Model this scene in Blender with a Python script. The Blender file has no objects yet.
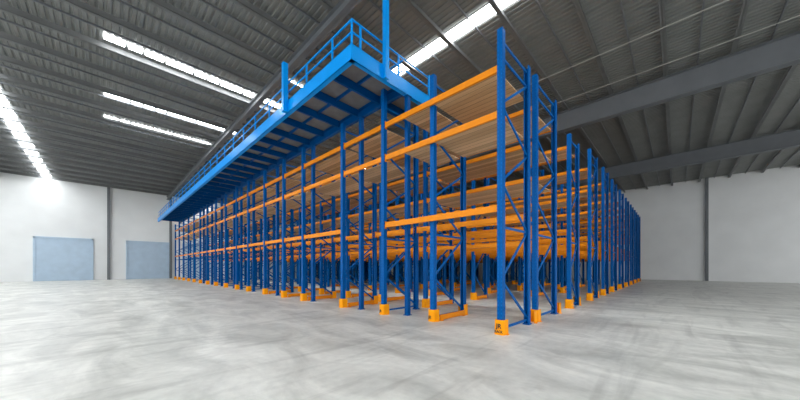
import bpy, math, random
from mathutils import Vector, Matrix
random.seed(7)
sc = bpy.context.scene
COL = sc.collection

# ------------------------------------------------------------------ materials
def s2l(c):
    return tuple(((v/255)/12.92 if v/255 <= .04045 else (((v/255)+.055)/1.055)**2.4) for v in c) + (1,)

def new_mat(name, rgb, rough=.5, metal=0.0, noise=.0, scale=6.0, bump=0.0, spec=.5):
    m = bpy.data.materials.new(name); m.use_nodes = True
    nt = m.node_tree; b = nt.nodes['Principled BSDF']
    b.inputs['Roughness'].default_value = rough
    b.inputs['Metallic'].default_value = metal
    b.inputs['Specular IOR Level'].default_value = spec
    c = s2l(rgb)
    b.inputs['Base Color'].default_value = c
    if noise > 0:
        tc = nt.nodes.new('ShaderNodeTexCoord'); n = nt.nodes.new('ShaderNodeTexNoise')
        n.inputs['Scale'].default_value = scale; n.inputs['Detail'].default_value = 4
        nt.links.new(tc.outputs['Object'], n.inputs['Vector'])
        r = nt.nodes.new('ShaderNodeValToRGB')
        r.color_ramp.elements[0].position = .3; r.color_ramp.elements[1].position = .7
        r.color_ramp.elements[0].color = tuple(v*(1-noise) for v in c[:3]) + (1,)
        r.color_ramp.elements[1].color = tuple(min(1, v*(1+noise)) for v in c[:3]) + (1,)
        nt.links.new(n.outputs['Fac'], r.inputs['Fac']); nt.links.new(r.outputs['Color'], b.inputs['Base Color'])
        if bump > 0:
            bp = nt.nodes.new('ShaderNodeBump'); bp.inputs['Strength'].default_value = bump
            nt.links.new(n.outputs['Fac'], bp.inputs['Height']); nt.links.new(bp.outputs['Normal'], b.inputs['Normal'])
    return m

M = {}
M['blue'] = new_mat('brace_blue', (0, 88, 160), .38, noise=.08, scale=3, spec=.08)
M['platform_blue'] = new_mat('platform_blue', (0, 146, 232), .30, noise=.05, scale=2, spec=.16)
M['joist_blue'] = new_mat('joist_blue', (0, 76, 142), .4, noise=.08, scale=2, spec=.08)
M['orange'] = new_mat('beam_orange', (230, 138, 24), .42, noise=.07, scale=4, spec=.14)
M['guard'] = new_mat('guard_orange', (250, 160, 6), .45, noise=.04, scale=8, spec=.14)
M['black'] = new_mat('print_black', (30, 22, 18), .6)
M['steel'] = new_mat('galvanised_steel', (158, 160, 160), .45, metal=.3, noise=.1, scale=9)
M['roof'] = new_mat('roof_sheet', (122, 124, 122), .55, metal=.1, noise=.08, scale=1.2)
M['roofsteel'] = new_mat('roof_steel', (112, 114, 114), .5, noise=.1, scale=2)
M['girder'] = new_mat('girder_grey', (104, 108, 112), .55, noise=.07, scale=1.5)
M['wall'] = new_mat('wall_panel', (226, 228, 228), .6, noise=.03, scale=.8)
M['door'] = new_mat('roller_door', (176, 196, 214), .5, noise=.05, scale=2)
M['deckpanel'] = new_mat('deck_underside', (112, 112, 114), .7, noise=.12, scale=5)
M['lightgrey'] = new_mat('conduit_grey', (160, 160, 155), .5)

def upright_material():
    # painted upright with punched slots down the web (object space: x across, z up)
    m = bpy.data.materials.new('upright_blue'); m.use_nodes = True
    nt = m.node_tree; N = nt.nodes.new; L = nt.links.new
    b = nt.nodes['Principled BSDF']; b.inputs['Roughness'].default_value = .36; b.inputs['Specular IOR Level'].default_value = .07
    tc = N('ShaderNodeTexCoord'); sp = N('ShaderNodeSeparateXYZ'); L(tc.outputs['Object'], sp.inputs[0])
    def math_(op, a, v=None, v2=None):
        n = N('ShaderNodeMath'); n.operation = op
        if isinstance(a, (int, float)): n.inputs[0].default_value = a
        else: L(a, n.inputs[0])
        if v is not None:
            if isinstance(v, (int, float)): n.inputs[1].default_value = v
            else: L(v, n.inputs[1])
        if v2 is not None: n.inputs[2].default_value = v2
        return n.outputs[0]
    ay = math_('ABSOLUTE', sp.outputs['Y'])
    off = math_('ABSOLUTE', math_('SUBTRACT', ay, .034))
    inY = math_('LESS_THAN', off, .009)
    fz = math_('FRACT', math_('DIVIDE', sp.outputs['Z'], .075))
    inZ = math_('LESS_THAN', fz, .42)
    ax = math_('ABSOLUTE', sp.outputs['X'])
    onweb = math_('GREATER_THAN', ax, .052)
    mask = math_('MULTIPLY', math_('MULTIPLY', inY, inZ), onweb)
    no = N('ShaderNodeTexNoise'); no.inputs['Scale'].default_value = 3; L(tc.outputs['Object'], no.inputs['Vector'])
    r = N('ShaderNodeValToRGB')
    r.color_ramp.elements[0].color = s2l((0, 78, 146)); r.color_ramp.elements[1].color = s2l((0, 92, 166))
    L(no.outputs['Fac'], r.inputs['Fac'])
    mx = N('ShaderNodeMix'); mx.data_type = 'RGBA'
    L(mask, mx.inputs['Factor']); L(r.outputs['Color'], mx.inputs['A']); mx.inputs['B'].default_value = s2l((14, 100, 178))
    L(mx.outputs['Result'], b.inputs['Base Color'])
    return m
M['upright'] = upright_material()

def wood_material():
    m = bpy.data.materials.new('deck_timber'); m.use_nodes = True
    nt = m.node_tree; N = nt.nodes.new; L = nt.links.new
    b = nt.nodes['Principled BSDF']; b.inputs['Roughness'].default_value = .65
    tc = N('ShaderNodeTexCoord'); sp = N('ShaderNodeSeparateXYZ'); L(tc.outputs['Object'], sp.inputs[0])
    d = N('ShaderNodeMath'); d.operation = 'DIVIDE'; L(sp.outputs['X'], d.inputs[0]); d.inputs[1].default_value = .14
    fl = N('ShaderNodeMath'); fl.operation = 'FLOOR'; L(d.outputs[0], fl.inputs[0])
    fr = N('ShaderNodeMath'); fr.operation = 'FRACT'; L(d.outputs[0], fr.inputs[0])
    oi = N('ShaderNodeObjectInfo')
    ad = N('ShaderNodeMath'); ad.operation = 'ADD'; L(fl.outputs[0], ad.inputs[0]); L(oi.outputs['Random'], ad.inputs[1])
    wn = N('ShaderNodeTexWhiteNoise'); wn.noise_dimensions = '1D'; L(ad.outputs[0], wn.inputs['W'])
    r = N('ShaderNodeValToRGB')
    r.color_ramp.elements[0].color = s2l((190, 154, 114)); r.color_ramp.elements[1].color = s2l((230, 194, 150))
    L(wn.outputs['Value'], r.inputs['Fac'])
    mp = N('ShaderNodeMapping'); mp.inputs['Scale'].default_value = (30, 1.2, 1); L(tc.outputs['Object'], mp.inputs['Vector'])
    gn = N('ShaderNodeTexNoise'); gn.inputs['Scale'].default_value = 1.5; gn.inputs['Detail'].default_value = 5; L(mp.outputs[0], gn.inputs['Vector'])
    gr = N('ShaderNodeMapRange'); gr.inputs['To Min'].default_value = .72; gr.inputs['To Max'].default_value = 1.2; L(gn.outputs['Fac'], gr.inputs['Value'])
    gap = N('ShaderNodeMath'); gap.operation = 'GREATER_THAN'; L(fr.outputs[0], gap.inputs[0]); gap.inputs[1].default_value = .07
    gm = N('ShaderNodeMapRange'); gm.inputs['To Min'].default_value = .35; gm.inputs['To Max'].default_value = 1; L(gap.outputs[0], gm.inputs['Value'])
    k = N('ShaderNodeMath'); k.operation = 'MULTIPLY'; L(gr.outputs[0], k.inputs[0]); L(gm.outputs[0], k.inputs[1])
    vm = N('ShaderNodeVectorMath'); vm.operation = 'SCALE'; L(r.outputs['Color'], vm.inputs[0]); L(k.outputs[0], vm.inputs['Scale'])
    L(vm.outputs[0], b.inputs['Base Color'])
    return m
M['wood'] = wood_material()

def floor_material():
    m = bpy.data.materials.new('polished_concrete'); m.use_nodes = True
    nt = m.node_tree; N = nt.nodes.new; L = nt.links.new
    b = nt.nodes['Principled BSDF']; b.inputs['Roughness'].default_value = .32; b.inputs['Specular IOR Level'].default_value = .45
    tc = N('ShaderNodeTexCoord')
    mp = N('ShaderNodeMapping'); mp.inputs['Rotation'].default_value = (0, 0, math.radians(8)); mp.inputs['Scale'].default_value = (.9, .34, 1)
    L(tc.outputs['Object'], mp.inputs['Vector'])
    n1 = N('ShaderNodeTexNoise'); n1.inputs['Scale'].default_value = 1.7; n1.inputs['Detail'].default_value = 7; n1.inputs['Roughness'].default_value = .62
    n1.inputs['Distortion'].default_value = .8; L(mp.outputs[0], n1.inputs['Vector'])
    r1 = N('ShaderNodeValToRGB'); e = r1.color_ramp.elements
    e[0].position = .3; e[0].color = s2l((180, 181, 175)); e[1].position = .66; e[1].color = s2l((230, 230, 224))
    L(n1.outputs['Fac'], r1.inputs['Fac'])
    # dark trowel and tyre marks
    mp2 = N('ShaderNodeMapping'); mp2.inputs['Rotation'].default_value = (0, 0, math.radians(-48)); mp2.inputs['Scale'].default_value = (.35, 2.2, 1)
    L(tc.outputs['Object'], mp2.inputs['Vector'])
    n2 = N('ShaderNodeTexNoise'); n2.inputs['Scale'].default_value = 1.1; n2.inputs['Detail'].default_value = 6; n2.inputs['Distortion'].default_value = 1.2
    L(mp2.outputs[0], n2.inputs['Vector'])
    r2 = N('ShaderNodeMapRange'); r2.inputs['From Min'].default_value = .52; r2.inputs['From Max'].default_value = .68
    r2.inputs['To Min'].default_value = 1; r2.inputs['To Max'].default_value = .82; L(n2.outputs['Fac'], r2.inputs['Value'])
    n3 = N('ShaderNodeTexNoise'); n3.inputs['Scale'].default_value = 9; n3.inputs['Detail'].default_value = 6; L(tc.outputs['Object'], n3.inputs['Vector'])
    r3 = N('ShaderNodeMapRange'); r3.inputs['To Min'].default_value = .82; r3.inputs['To Max'].default_value = 1.1; L(n3.outputs['Fac'], r3.inputs['Value'])
    k = N('ShaderNodeMath'); k.operation = 'MULTIPLY'; L(r2.outputs[0], k.inputs[0]); L(r3.outputs[0], k.inputs[1])
    vm = N('ShaderNodeVectorMath'); vm.operation = 'SCALE'; L(r1.outputs['Color'], vm.inputs[0]); L(k.outputs[0], vm.inputs['Scale'])
    L(vm.outputs[0], b.inputs['Base Color'])
    rr = N('ShaderNodeMapRange'); rr.inputs['To Min'].default_value = .26; rr.inputs['To Max'].default_value = .5; L(n1.outputs['Fac'], rr.inputs['Value'])
    L(rr.outputs[0], b.inputs['Roughness'])
    return m
M['floor'] = floor_material()

def sky_panel_material():
    m = bpy.data.materials.new('skylight_sheet'); m.use_nodes = True
    b = m.node_tree.nodes['Principled BSDF']
    b.inputs['Base Color'].default_value = (.9, .9, .9, 1)
    b.inputs['Emission Color'].default_value = (.95, .98, 1, 1); b.inputs['Emission Strength'].default_value = SKYLIGHT
    return m
SKYLIGHT = 22.0
M['skylight'] = sky_panel_material()

# ------------------------------------------------------------------ mesh helpers
class MB:
    def __init__(s): s.v = []; s.f = []
    def box(s, x0, x1, y0, y1, z0, z1):
        n = len(s.v)
        s.v += [(x0,y0,z0),(x1,y0,z0),(x1,y1,z0),(x0,y1,z0),(x0,y0,z1),(x1,y0,z1),(x1,y1,z1),(x0,y1,z1)]
        s.f += [tuple(n+i for i in q) for q in ((0,3,2,1),(4,5,6,7),(0,1,5,4),(1,2,6,5),(2,3,7,6),(3,0,4,7))]
    def bar(s, a, b, w, t, up=(0,0,1)):
        a = Vector(a); b = Vector(b); d = (b-a).normalized(); u = Vector(up)
        if abs(d.dot(u)) > .98: u = Vector((1,0,0))
        sx = d.cross(u).normalized(); sz = sx.cross(d).normalized(); n = len(s.v)
        for p in (a, b):
            for i, j in ((-1,-1),(1,-1),(1,1),(-1,1)):
                s.v.append(tuple(p + sx*i*w/2 + sz*j*t/2))
        s.f += [tuple(n+i for i in q) for q in ((0,1,2,3),(7,6,5,4),(0,4,5,1),(1,5,6,2),(2,6,7,3),(3,7,4,0))]
    def tube(s, a, b, r, k=10):
        a = Vector(a); b = Vector(b); d = (b-a).normalized(); u = Vector((0,0,1)) if abs(d.z) < .98 else Vector((1,0,0))
        sx = d.cross(u).normalized(); sz = sx.cross(d).normalized(); n = len(s.v)
        for p in (a, b):
            for i in range(k):
                t = 2*math.pi*i/k; s.v.append(tuple(p + sx*math.cos(t)*r + sz*math.sin(t)*r))
        for i in range(k):
            j = (i+1) % k; s.f.append((n+i, n+j, n+k+j, n+k+i))
        s.f.append(tuple(n+i for i in range(k))[::-1]); s.f.append(tuple(n+k+i for i in range(k)))
    def prism(s, prof, p0, p1, top=1.0, place=None):
        """closed profile (list of 2-D points) swept from p0 to p1 along z; place maps (u,v,w)->xyz"""
        place = place or (lambda u, v, w: (u, v, w)); n = len(s.v); k = len(prof)
        for w, sca in ((p0, 1.0), (p1, top)):
            for u, v in prof: s.v.append(tuple(place(u*sca, v*sca, w)))
        for i in range(k):
            j = (i+1) % k; s.f.append((n+i, n+j, n+k+j, n+k+i))
        s.f.append(tuple(n+i for i in range(k))[::-1]); s.f.append(tuple(n+k+i for i in range(k)))
    def mesh(s, name, mat):
        me = bpy.data.meshes.new(name); me.from_pydata(s.v, [], s.f); me.validate()
        import bmesh
        bm = bmesh.new(); bm.from_mesh(me); bmesh.ops.recalc_face_normals(bm, faces=bm.faces); bm.to_mesh(me); bm.free()
        me.materials.append(mat); return me
    def build(s, name, mat, parent=None, loc=(0,0,0)):
        return link(name, s.mesh(name, mat), parent, loc)

def link(name, me, parent=None, loc=(0,0,0)):
    o = bpy.data.objects.new(name, me); COL.objects.link(o); o.location = loc
    if parent: o.parent = parent
    return o
def tag(o, label, cat, group=None):
    o['label'] = label; o['category'] = cat
    if group: o['group'] = group
    return o
def empty(name, loc, label, cat, group=None):
    o = bpy.data.objects.new(name, None); COL.objects.link(o); o.location = loc
    o.empty_display_size = .1
    return tag(o, label, cat, group)
def struct(name, mb, mat, label=None):
    o = mb.build(name, mat); o['kind'] = 'structure'
    if label: o['label'] = label
    return o
ORD = ('zeroth first second third fourth fifth sixth seventh eighth ninth tenth eleventh twelfth thirteenth fourteenth '
       'fifteenth sixteenth seventeenth eighteenth nineteenth twentieth').split()
TEE = [ORD[i] for i in range(21)]
TEE += ['twenty-'+w for w in ORD[1:10]] + ['thirtieth'] + ['thirty-'+w for w in ORD[1:10]]

# ------------------------------------------------------------------ the hall
X0, X1, Y0, Y1, ZR = -14.0, 36.0, -14.0, 42.0, 9.25
m = MB(); m.box(X0-6, X1+.3, Y0-6, Y1+.3, -.3, 0); struct('floor', m, M['floor'], 'polished grey concrete warehouse floor')
m = MB(); m.box(X0, X1+.3, Y1, Y1+.3, 0, ZR+.1); struct('wall_left', m, M['wall'], 'white end wall beyond the racks')
m = MB(); m.box(X1, X1+.3, Y0, Y1, 0, ZR+.1); struct('wall_right', m, M['wall'], 'white far side wall')
# corrugated roof: trapezoid ribs running along y
m = MB(); x = X0; p = .175; prof = []
while x < X1:
    prof += [(x, ZR+.035), (x+.05, ZR+.035), (x+.07, ZR), (x+.155, ZR)]; x += p
bands = [(14.5, 15.1), (19.5, 20.0), (22.6, 23.1)]
n = len(prof)
def under(y): return y
ys = [Y0, Y1+.3]
for y in ys: m.v += [(a, y, z) for a, z in prof]
m.f += [(i, i+1, n+i+1, n+i) for i in range(n-1)]
b0 = len(m.v)
m.v += [(X0,Y0,ZR+.12),(X1,Y0,ZR+.12),(X1,Y1+.3,ZR+.12),(X0,Y1+.3,ZR+.12)]; m.f.append((b0,b0+1,b0+2,b0+3))
struct('ceiling', m, M['roof'], 'dark grey corrugated metal roof sheeting')
# translucent rooflights, then glowing strips added for light
m = MB(); m.box(7.78, 8.18, Y0, Y1, ZR-.03, ZR-.012); struct('window_1', m, M['skylight'], 'long white rooflight strip crossing the purlins')
for i, (a, b, xa, xb) in enumerate(((14.62, 14.95, 0, 6.4), (19.5, 19.8, 0, 5.2), (22.6, 22.85, 0, 4.6), (12.38, 12.48, 5.3, 5.95), (18.8, 19.1, 12.6, 14.6))):
    m = MB(); u = xa
    while u < xb:
        e = min(xb, u+random.choice((.35, .5, .8))); m.box(u, e, a, b, ZR-.03, ZR-.012); u = e+.09
    struct('window_%d' % (i+2), m, M['skylight'], 'white rooflight strip in the roof')
for i, (xa, ye) in enumerate(((-3.6, Y1), (-9.0, Y1))):  # unseen emissive strips, added to throw more light on the floor
    m = MB(); m.box(xa, xa+.5, Y0, ye, ZR-.03, ZR-.012); struct('window_%d' % (i+7), m, M['skylight'], 'long white glowing strip added to brighten the open floor')
# purlins along x, thin sag rods between, rafters and deep girder along y
k = 1; y = 2.2 - 1.86*8; i = 0
def cee(m, y, z, h, w):
    m.box(X0, X1, y-.012, y+.012, z-h, z); m.box(X0, X1, y-w/2, y+w/2, z-h, z-h+.02); m.box(X0, X1, y-w/2, y-w/2+.01, z-h, z-h+.05)
while y < Y1:
    m = MB(); cee(m, y, ZR-.035,   .22, .14); struct('trim_%d' % k, m, M['roofsteel'], 'grey steel purlin under the roof sheets'); k += 1
    m = MB(); m.box(X0, X1, y+.9, y+.94, ZR-.10, ZR-.035); struct('trim_%d' % k, m, M['girder'], 'thin grey roof rail between two purlins'); k += 1
    y += 1.86
def ibeam(x, zt, h, w, t=.02):
    m = MB(); m.box(x-t/2, x+t/2, Y0, Y1, zt-h, zt); m.box(x-w/2, x+w/2, Y0, Y1, zt-h, zt-h+t*1.2); m.box(x-w/2, x+w/2, Y0, Y1, zt-t, zt); return m
for x, h, w, mt in ((-6.0, .34, .2, 'girder'), (4.65, .34, .2, 'girder'), (15.3, .92, .34, 'girder'), (26.0, .92, .34, 'girder')):
    struct('trim_%d' % k, ibeam(x, ZR-.26, h, w), M[mt], 'deep grey roof girder' if h > .5 else 'grey roof rafter'); k += 1
# pale conduits under the roof
for (a, b) in (((12.0, Y0, 8.98), (12.0, Y1, 8.98)), ((14.2, Y0, 8.98), (14.2, Y1, 8.98))):
    m = MB(); m.tube(a, b, .018, 8)
    pp = tag(m.build('ceiling_pipe', M['lightgrey']), {12.0: 'thin pale pipe under the roof above the end of the racks', 14.2: 'pale pipe running just before the top of the deep grey girder'}[a[0]], 'pipe')
    pp['kind'] = 'thing'
# roller doors in the end wall and a few high level strips
dn = 1
for xa in (-9.5, -4.0, 1.6, 6.0, 10.4, 16.0, 22.0, 28.0):
    m = MB(); m.box(xa, xa+3.2, Y1-.06, Y1, 0, 3.8)
    for j in range(12): m.box(xa, xa+3.2, Y1-.075, Y1-.06, .1+j*.31, .33+j*.31)
    m.box(xa-.12, xa, Y1-.12, Y1, 0, 3.95); m.box(xa+3.2, xa+3.32, Y1-.12, Y1, 0, 3.95); m.box(xa-.12, xa+3.32, Y1-.12, Y1, 3.8, 3.95)
    struct('door_%d' % dn, m, M['door'], 'pale blue-grey ribbed roller door in the end wall'); dn += 1
for ya in (-9, -2, 5, 12, 19, 26, 33):   # wall posts of the far wall
    m = MB(); m.box(X1-.22, X1, ya-.1, ya+.1, 0, ZR); struct('trim_%d' % k, m, M['girder'], 'grey steel wall post'); k += 1
for xa in (-12, 0.3, 4.9, 9.6, 14.6, 20, 26, 32):
    m = MB(); m.box(xa-.1, xa+.1, Y1-.22, Y1, 0, ZR); struct('trim_%d' % k, m, M['girder'], 'grey steel wall post'); k += 1

# ------------------------------------------------------------------ rack frames
W = .056   # half width of an upright
def c_profile(sgn):
    t = .009; w = W; d = W; li = .022
    q = [(-d, -w), (d, -w), (d, -w+li), (d-t, -w+li), (d-t, -w+t), (-d+t, -w+t), (-d+t, w-t), (d-t, w-t), (d-t, w-li), (d, w-li), (d, w), (-d, w)]
    return [(u*sgn, v) for u, v in q]
MESH = {}
def upright_mesh(sgn, H):
    k = ('up', sgn, round(H, 2))
    if k not in MESH:
        m = MB(); m.prism(c_profile(sgn), .012, H)
        MESH[k] = m.mesh('upright', M['upright'])
    return MESH[k]
def foot_mesh():
    if 'foot' not in MESH:
        m = MB(); m.box(-.085, .085, -.075, .075, 0, .012)
        for a, b in ((-.07, .06), (.07, -.06)): m.tube((a, b, .012), (a, b, .03), .009, 6)
        MESH['foot'] = m.mesh('foot_plate', M['blue'])
    return MESH['foot']
ZIG = [(.13, 1), (1.02, 0), (2.0, 1), (2.85, 0), (3.66, 1), (4.3, 0), (5.2, 1)]
def brace_list(D, H):
    out = [((W, 0, .10), (D-W, 0, .10)), ((W, 0, 2.0), (D-W, 0, 2.0))]
    pts = [(z, s) for z, s in ZIG if z < H-.1]
    for (za, sa), (zb, sb) in zip(pts, pts[1:]):
        xa = D-W*.6 if sa else W*.6; xb = D-W*.6 if sb else W*.6
        out.append(((xa, 0, za+.03), (xb, 0, zb-.03)))
    out.append(((W, 0, H-.14), (D-W, 0, H-.14)))
    if H > 5.4: out.append(((W, 0, H-.45), (D-W, 0, H-.45)))
    return out
def brace_mesh(D, H, i, a, b):
    k = ('br', round(D, 2), round(H, 2), i)
    if k not in MESH:
        m = MB(); m.bar(a, b, .028, .045); MESH[k] = m.mesh('brace', M['blue'])
    return MESH[k]
def far_frame_mesh(D, H):
    k = ('far', round(D, 2), round(H, 2))
    if k not in MESH:
        m = MB(); m.prism(c_profile(1), .0, H); m.prism(c_profile(-1), 0, H, place=lambda u, v, w: (u+D, v, w))
        for a, b in brace_list(D, H): m.bar(a, b, .028, .045)
        MESH[k] = m.mesh('rack_frame', M['blue'])
    return MESH[k]
def dist(x, y): return math.hypot(x, y)
def rack_frame(x, y, D, H, label, Hr=None, near=True):
    if not near:
        o = link('rack_frame', far_frame_mesh(D, H), None, (x, y, 0)); return tag(o, label, 'rack frame', 'blue rack frames')
    r = empty('rack_frame', (x, y, 0), label, 'rack frame', 'blue rack frames')
    link('upright', upright_mesh(1, H), r); link('upright', upright_mesh(-1, Hr or H), r, (D, 0, 0))
    link('foot_plate', foot_mesh(), r); link('foot_plate', foot_mesh(), r, (D, 0, 0))
    for i, (a, b) in enumerate(brace_list(D, min(H, Hr or H))): link('brace', brace_mesh(D, min(H, Hr or H), i, a, b), r)
    return r

# beams: a step beam along y with hooked end plates
def beam_mesh(L, hb=.06):
    k = ('beam', round(L, 2), hb)
    if k not in MESH:
        a = L/2; m = MB(); m.box(-.024, .024, -a, a, -hb, hb); m.box(-.024, .006, -a, a, hb, hb+.006); m.box(-.026, -.024, -a, a, -.018, -.008)
        e = MB()
        for s in (-1, 1):
            e.box(-.03, .03, s*a - .006, s*a + .006, -hb-.04, hb+.04)
            for z in (-.07, 0, .07): e.box(-.034, -.024, min(s*a, s*(a+.03)), max(s*a, s*(a+.03)), z-.012, z+.012)
        h = MB()
        MESH[k] = (m.mesh('pallet_beam', M['orange']), e.mesh('end_connector', M['orange']))
    return MESH[k]
FARB = MB(); beam_jobs = []
def far_beam(x, y, z, L, hb): FARB.box(x-.024, x+.024, y-L/2, y+L/2, z-hb, z+hb)

deck_cache = {}
def deck_mesh(w, L):
    k = (round(w, 2), round(L, 2))
    if k not in deck_cache:
        m = MB(); n = max(1, int(w/.14)); s = w/n
        for i in range(n): m.box(-w/2+i*s+.003, -w/2+(i+1)*s-.003, -L/2, L/2, 0, .022)
        deck_cache[k] = m.mesh('wood_deck', M['wood'])
    return deck_cache[k]
deck_jobs = []
LEV = {2.35: 'lowest', 4.12: 'middle', 4.98: 'top', 1.8: 'lowest', 2.08: 'second', 2.36: 'third', 3.3: 'fourth', 4.121: 'fifth', 4.981: 'top'}

FX = 4.92; D_A = 1.23
rowA = [2.45, 4.21, 5.79, 7.73, 10.36, 12.08, 14.16, 16.4, 18.3, 20.5, 22.8, 25.1, 27.4, 29.7, 32.0, 34.3, 36.6, 38.9]
nguards = []
for i, y in enumerate(rowA):
    H = 5.67 if i != 2 else 5.93
    x = FX if i != 1 else 5.06
    if i == 0: lab = 'tall blue rack frame with slotted uprights at the near corner of the racks'
    elif i == 1: lab = 'blue rack frame standing just behind the long orange beams of the first bay'
    elif i == 2: lab = 'blue rack frame under the front corner of the blue platform'
    else: lab = 'blue rack frame, %s from the near corner along the platform side' % TEE[i+1]
    rack_frame(x, y, D_A, H, lab, 5.62, near=i < 7)
    nguards.append((x, y, 'front', i))
    if i in (1, 3, 4): nguards.append((x+D_A, y, 'rear', i))
bays = [(2.45, 5.79)] + list(zip(rowA[2:], rowA[3:]))
def beams_for(row_label, xf, xr, ya, yb, bi, levels, names, rown):
    L = yb-ya-2*W-.012; c = (ya+yb)/2
    for z, nm in zip(levels, names):
        for side, x in (('front', xf), ('rear', xr)):
            if rown == 0 and side == 'rear' and z > 4: continue      # the decks run through to the rear uprights
            if rown == 0 and side == 'front' and bi == 2 and z < 3: continue   # open passage under the platform corner
            beam_jobs.append((math.hypot(x, c), x, c, z, L, 'orange beam, %s level, %s side, %s bay, %s' % (nm, side, TEE[bi], row_label), rown))
for bi, (ya, yb) in enumerate(bays):
    beams_for('platform-side rack row', FX+.012, FX+D_A, ya, yb, bi+1, (2.35, 4.12, 4.98), ('lowest', 'middle', 'top'), 0)
    for z, nm in ((4.12, 'middle'), (4.98, 'top')):
        segs = [(ya+.08, yb-.08)]
        if bi == 0: segs = [(2.53, 4.13), (4.29, 5.09)]
        for si, (p, q) in enumerate(segs):
            xs = FX+.045 if bi == 0 else FX+.2
            nmx = '' if bi else (' nearer half', ' farther half')[si]
            deck_jobs.append((math.hypot(5.5, (p+q)/2), xs, FX+D_A+(.05 if bi == 0 else .04), p, q, z-.03, 'brown timber deck on the %s beams,%s %s bay of platform-side row' % (nm, nmx, TEE[bi+1])))

# further rows, back to back behind the first
rows = [(6.62, 7.98, 5.67), (9.39, 10.32, 5.28), (12.1, 13.25, 5.67), (14.7, 15.7, 5.67), (17.0, 18.2, 5.67),
        (19.6, 20.8, 5.67), (22.2, 23.4, 5.67), (24.8, 26.0, 5.67), (27.4, 28.6, 5.67), (30.0, 31.2, 5.67)]
YSR = []
for ri, (xa, xb, H) in enumerate(rows):
    nfr = 15
    ysr = [2.45 + 2.12*j + ((1.25 if ri < 2 else .42*((ri*2) % 3 - 1)) if j else 0) for j in range(nfr)]; YSR.append(ysr)
    rl = '%s rack row behind the platform side' % TEE[ri+1]
    for j, y in enumerate(ysr):
        near = math.hypot(xa, y) < 15
        lab = ('blue end frame of the %s' % rl) if j == 0 else 'blue rack frame, %s from the aisle, %s' % (TEE[j+1], rl)
        rack_frame(xa, y, xb-xa, H, lab, near=near)
        if j == 0:
            nguards.append((xa, y, 'row', ri)); nguards.append((xb + (.22 if ri == 0 else .0), y, 'rowrear', ri))
        elif j < 6 and ri < 6:
            nguards.append((xa, y, 'in', (ri, j)))
    lv = (1.8, 2.08, 2.36, 3.3, 4.12, 4.94); nm = ('lowest', 'second', 'third', 'fourth', 'fifth', 'top')
    if H < 5.5: lv = lv[:5] + (4.9,)
    for bi, (ya, yb) in enumerate(zip(ysr, ysr[1:])):
        beams_for(rl, xa+.012, xb, ya, yb, bi+1, lv, nm, ri+1)
        for z, q in ((3.3, 'fourth'), (4.12, 'fifth'), (lv[5], 'top')):
            deck_jobs.append((math.hypot(xa, (ya+yb)/2), xa+.045, xb-.03, ya+.08, yb-.08, z-.03, 'brown timber deck, %s beams, %s bay, %s' % (q, TEE[bi+1], rl)))
beam_jobs.sort(key=lambda t: t[0])
for i, (d, x, c, z, L, lab, rown) in enumerate(beam_jobs):
    hb = .06 if rown == 0 else .044
    if i < 300:
        bm_, em_ = beam_mesh(L, hb)
        o = tag(link('pallet_beam', bm_, None, (x, c, z)), lab, 'beam', 'orange pallet beams')
        link('end_connector', em_, o)
    else: far_beam(x, c, z, L, hb)
o = tag(FARB.build('distant_pallet_beams', M['orange']), 'mass of distant orange beams deep inside the racking', 'beams'); o['kind'] = 'stuff'
deck_jobs.sort(key=lambda t: t[0]); FD = MB()
for i, (d, xa, xb, p, q, z, lab) in enumerate(deck_jobs):
    if i < 250: tag(link('wood_deck', deck_mesh(xb-xa, q-p), None, ((xa+xb)/2, (p+q)/2, z)), lab, 'deck', 'brown timber rack decks')
    else: FD.box(xa, xb, p, q, z, z+.022)
o = tag(FD.build('distant_wood_decks', M['wood']), 'mass of distant brown timber decks deep inside the racking', 'decks'); o['kind'] = 'stuff'

# ------------------------------------------------------------------ column guards
def guard_mesh():
    m = MB(); a = .099; t = .012; c = .03
    outer = [(a, -a), (-a+c, -a), (-a, -a+c), (-a, a-c), (-a+c, a), (a, a)]
    inner = [(a, a-t), (-a+c+.004, a-t), (-a+t, a-c-.004), (-a+t, -a+c+.004), (-a+c+.004, -a+t), (a, -a+t)]
    m.prism(outer+inner, 0, .275, top=.96)
    for s in (-1, 1):
        m.box(-.02, .07, min(s*.1, s*.135), max(s*.1, s*.135), 0, .012)
        m.tube((.03, s*.12, .012), (.03, s*.12, .024), .01, 6)
    return m.mesh('column_guard', M['guard'])
GM = guard_mesh()
def lettering(txt, size, loc, parent):
    cu = bpy.data.curves.new('lettering', 'FONT'); cu.body = txt; cu.size = size; cu.extrude = .001; cu.align_x = 'CENTER'; cu.offset = size*.035
    cu.materials.append(M['black'])
    tmp = bpy.data.objects.new('lettering_curve', cu); me = bpy.data.meshes.new_from_object(tmp); bpy.data.objects.remove(tmp)
    o = bpy.data.objects.new('lettering', me); COL.objects.link(o); o.parent = parent
    # faces -x : text x axis -> -y, text y axis -> z
    o.matrix_local = Matrix.Translation(loc) @ Matrix(((0, 0, -1, 0), (-1, 0, 0, 0), (0, 1, 0, 0), (0, 0, 0, 1))) @ Matrix.Rotation(math.radians(-5), 4, 'X')
    o['label'] = 'black printed letters'
    return o
nguards.append((6.415, 2.45, 'rear', 0))
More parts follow.
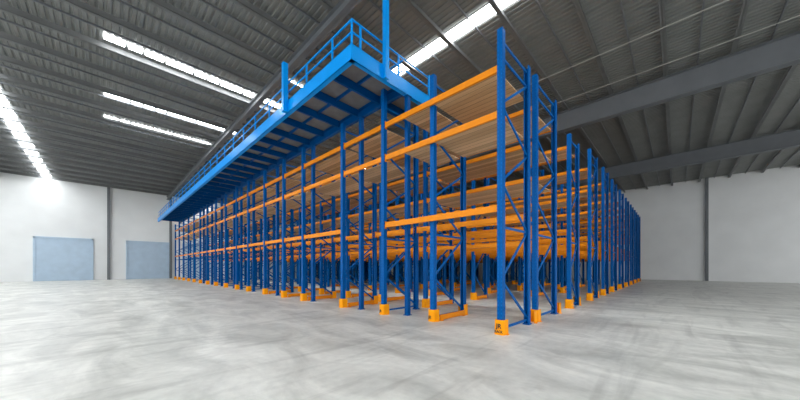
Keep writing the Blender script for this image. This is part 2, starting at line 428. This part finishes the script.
for (x, y, kind, q) in nguards:
    flip = kind in ('rear', 'rowrear')
    if kind == 'front':
        lab = ('large orange column guard printed with black letters at the near corner upright' if q == 0 else
               'orange column guard with a small black mark behind the first bay beams' if q == 1 else
               'orange column guard with black mark under the platform corner frame' if q == 2 else
               'orange column guard at the foot of the %s frame along the platform side' % TEE[q+1])
    elif kind == 'rear' and q == 0: lab = 'narrow orange guard standing between the near corner frame and the next rack row'
    elif kind == 'rear': lab = 'orange guard on the rear upright of the %s frame along the platform side' % TEE[q+1]
    elif kind == 'row': lab = 'orange guard on the nearer upright of end frame, %s rack row behind platform side' % TEE[q+1]
    elif kind == 'rowrear': lab = 'orange guard on the farther upright of end frame, %s rack row behind platform side' % TEE[q+1]
    else: lab = 'orange column guard, %s frame from the aisle, %s rack row behind the platform side' % (TEE[q[1]+1], TEE[q[0]+1])
    o = tag(link('column_guard', GM, None, (x, y, 0)), lab, 'column guard', 'orange column guards')
    if flip: o.rotation_euler.z = math.pi
    if kind == 'front' and q == 0:
        lettering('JR', .115, (-.104, .0, .125), o); lettering('RACK', .062, (-.106, .0, .04), o)
    elif kind == 'front' and q in (1, 2): lettering('JR', .09, (-.105, .02, .07), o)

# orange rails lying at the feet of inner frames
rails = [(5.06, 4.10, 1.23, 'orange rail on the floor between the guards behind the first bay')]
for i in (3, 4, 5, 6): rails.append((FX, rowA[i]-.11, D_A, 'orange floor rail at the foot of the %s frame along the platform side' % TEE[i+1]))
for ri in range(0, 6):
    xa, xb, H = rows[ri]
    for j in range(1, 7):
        rails.append((xa, YSR[ri][j]-.11, xb-xa, 'orange floor rail, %s frame from the aisle, %s rack row behind the platform side' % (TEE[j+1], TEE[ri+1])))
for (x, y, D, lab) in rails:
    m = MB(); m.box(.12, D-.12, -.02, .02, .02, .14); m.box(.12, .2, -.04, .04, 0, .02); m.box(D-.2, D-.12, -.04, .04, 0, .02)
    tag(m.build('floor_rail', M['orange'], None, (x, y, 0)), lab, 'floor rail', 'orange floor rails')

# ------------------------------------------------------------------ platform columns
def platform_column(x, y, H, lab):
    r = empty('platform_column', (x, y, 0), lab, 'column', 'blue platform columns')
    m = MB(); t = .012; w = .055
    m.box(-w, w, -w, w, .012, H-.012)
    m.build('shaft', M['joist_blue'], r)
    m = MB(); m.box(-.085, .085, -.085, .085, 0, .012)
    for a in (-.065, .065):
        for b in (-.065, .065): m.tube((a, b, .012), (a, b, .028), .008, 6)
    m.build('base_plate', M['joist_blue'], r)
    m = MB(); m.box(-.08, .08, -.08, .08, H-.012, H); m.build('cap_plate', M['joist_blue'], r)
ZB, ZT = 5.67, 6.02
platform_column(5.235, 5.225, ZB, 'blue platform column under the front edge beam')
for i, y in enumerate((6.98, 9.89, 13.1, 16.1, 18.06, 19.35, 22.0, 24.5, 27.0)):
    platform_column(5.06, y, ZB, 'blue platform column, %s back from the front edge column' % TEE[i+1])

# ------------------------------------------------------------------ blue platform
PX0, PX1, PXF, PY0, PY1 = 3.49, 5.14, 6.10, 5.17, 38.0
plat = empty('access_platform', (PX0, PY0, ZB), 'long bright blue raised walkway platform with guard rails beside the racks', 'platform')
def P(mb, name, mat):   # build in world coordinates, parented to the platform
    o = mb.build(name, mat, plat, (-PX0, -PY0, -ZB)); return o
def channel_x(xa, xb, y, zb, zt, w, s):
    m = MB(); t = .012
    m.box(xa, xb, min(y, y+s*t), max(y, y+s*t), zb, zt); m.box(xa, xb, min(y, y+s*w), max(y, y+s*w), zb, zb+t); m.box(xa, xb, min(y, y+s*w), max(y, y+s*w), zt-t, zt); return m
def channel_y(x, ya, yb, zb, zt, w, s):
    m = MB(); t = .012
    m.box(min(x, x+s*t), max(x, x+s*t), ya, yb, zb, zt); m.box(min(x, x+s*w), max(x, x+s*w), ya, yb, zb, zb+t); m.box(min(x, x+s*w), max(x, x+s*w), ya, yb, zt-t, zt); return m
P(channel_y(PX0, PY0, PY1, ZB, ZT, .11, 1), 'side_fascia', M['platform_blue'])
P(channel_x(PX0+.012, PXF, PY0, ZB, ZT, .11, 1), 'front_fascia', M['platform_blue'])
P(channel_y(PX1, PY0+.13, PY1, ZB, ZT-.06, .1, -1), 'inner_beam', M['joist_blue'])
y = PY0+.95; nj = 0
while y < PY1:
    m = channel_x(PX0+.125, PX1-.105, y, ZB+.08, ZT-.07, .08, 1); P(m, 'joist', M['joist_blue']); y += 1.0; nj += 1
m = MB(); m.box(4.28, 4.32, PY0+.14, PY1, ZB+.2, ZT-.07); P(m, 'centre_runner', M['joist_blue'])
m = MB(); m.box(PX0+.125, PX1-.105, PY0+.13, PY1, ZT-.068, ZT-.03); P(m, 'deck_plate', M['deckpanel'])
m = MB(); m.box(PX1, PXF, PY0+.13, PY0+.95, ZT-.068, ZT-.03); P(m, 'corner_deck_plate', M['deckpanel'])
P(channel_x(PX1+.004, PXF, PY0+.95, ZB, ZT-.07, .08, 1), 'trimmer_beam', M['joist_blue'])
m = MB(); m.box(PXF-.012, PXF, PY0+.13, PY0+.95, ZB, ZT-.05); P(m, 'end_plate', M['joist_blue'])
# railings
RT, RM = 6.56, 6.29
rx, ry = PX0+.04, PY0+.04
ys = [PY0+.04] + [5.99+1.27*i for i in range(25)]
for y in ys:
    if y > PY1: break
    m = MB(); m.box(rx-.017, rx+.017, y-.017, y+.017, ZT, RT); P(m, 'rail_post', M['platform_blue'])
for x in (PX0+.26, 4.9, PXF-.04):
    m = MB(); m.box(x-.02, x+.02, ry-.02, ry+.02, ZT, RT+(.07 if x > 5 else 0)); P(m, 'rail_post', M['platform_blue'])
for z, nme in ((RT, 'top_rail'), (RM, 'middle_rail')):
    m = MB(); m.bar((rx, PY0+.02, z), (rx, PY1, z), .03, .03); P(m, nme, M['platform_blue'])
    m = MB(); m.bar((rx+.02, ry, z), (PXF-.02, ry, z), .03, .03); P(m, nme, M['platform_blue'])
# inner railing above the racks side
for i in range(13):
    y = 6.3+2.5*i
    m = MB(); m.box(PX1-.06, PX1-.02, y-.02, y+.02, ZT-.03, RT); P(m, 'rail_post', M['platform_blue'])
for z in (RT, RM):
    m = MB(); m.bar((PX1-.04, PY0+.1, z), (PX1-.04, PY1, z), .03, .03); P(m, 'inner_rail', M['platform_blue'])
# tall post up to the roof, bolted to the front fascia, and the stub post on the side
m = MB(); m.box(-.055, .055, -.055, .055, 0, ZR-.26-ZB)
hp = m.build('hanger_post', M['platform_blue'], None, (4.40, PY0-.057, ZB)); tag(hp, 'tall blue square post on the platform front edge reaching up to the roof', 'post')
m = MB(); m.box(-.1, .1, .045, .055, 0, .34); m.build('fixing_plate', M['platform_blue'], hp)
m = MB(); m.box(-.065, .065, -.065, .065, 0, 1.36)
sp = m.build('stub_post', M['platform_blue'], None, (PX0-.067, 8.35, ZB)); tag(sp, 'short thick blue post fixed to the long side of the platform', 'post')
m = MB(); m.box(-.07, .07, -.07, .07, 1.36, 1.375); m.build('cap', M['platform_blue'], sp)

# ------------------------------------------------------------------ light
w = bpy.data.worlds.new('daylight'); sc.world = w; w.use_nodes = True
bg = w.node_tree.nodes['Background']; bg.inputs['Color'].default_value = (.96, .98, 1, 1); bg.inputs['Strength'].default_value = 1.7

# ------------------------------------------------------------------ camera
cam = bpy.data.cameras.new('camera'); co = bpy.data.objects.new('camera', cam); COL.objects.link(co)
cam.sensor_width = 36; cam.sensor_fit = 'HORIZONTAL'; cam.lens = 284.5/800*36
cam.shift_x = -24/800; cam.shift_y = 67/800; cam.clip_start = .05; cam.clip_end = 300
a = math.atan2(253, 284.5)
co.location = (0, 0, 1.25); co.rotation_euler = (math.pi/2, 0, a-math.pi/2)
sc.camera = co
sc.view_settings.view_transform = 'Standard'; sc.view_settings.look = 'None'; sc.view_settings.gamma = 1; sc.view_settings.exposure = .22
sc.cycles.use_denoising = True
sc.cycles.max_bounces = 8; sc.cycles.diffuse_bounces = 5
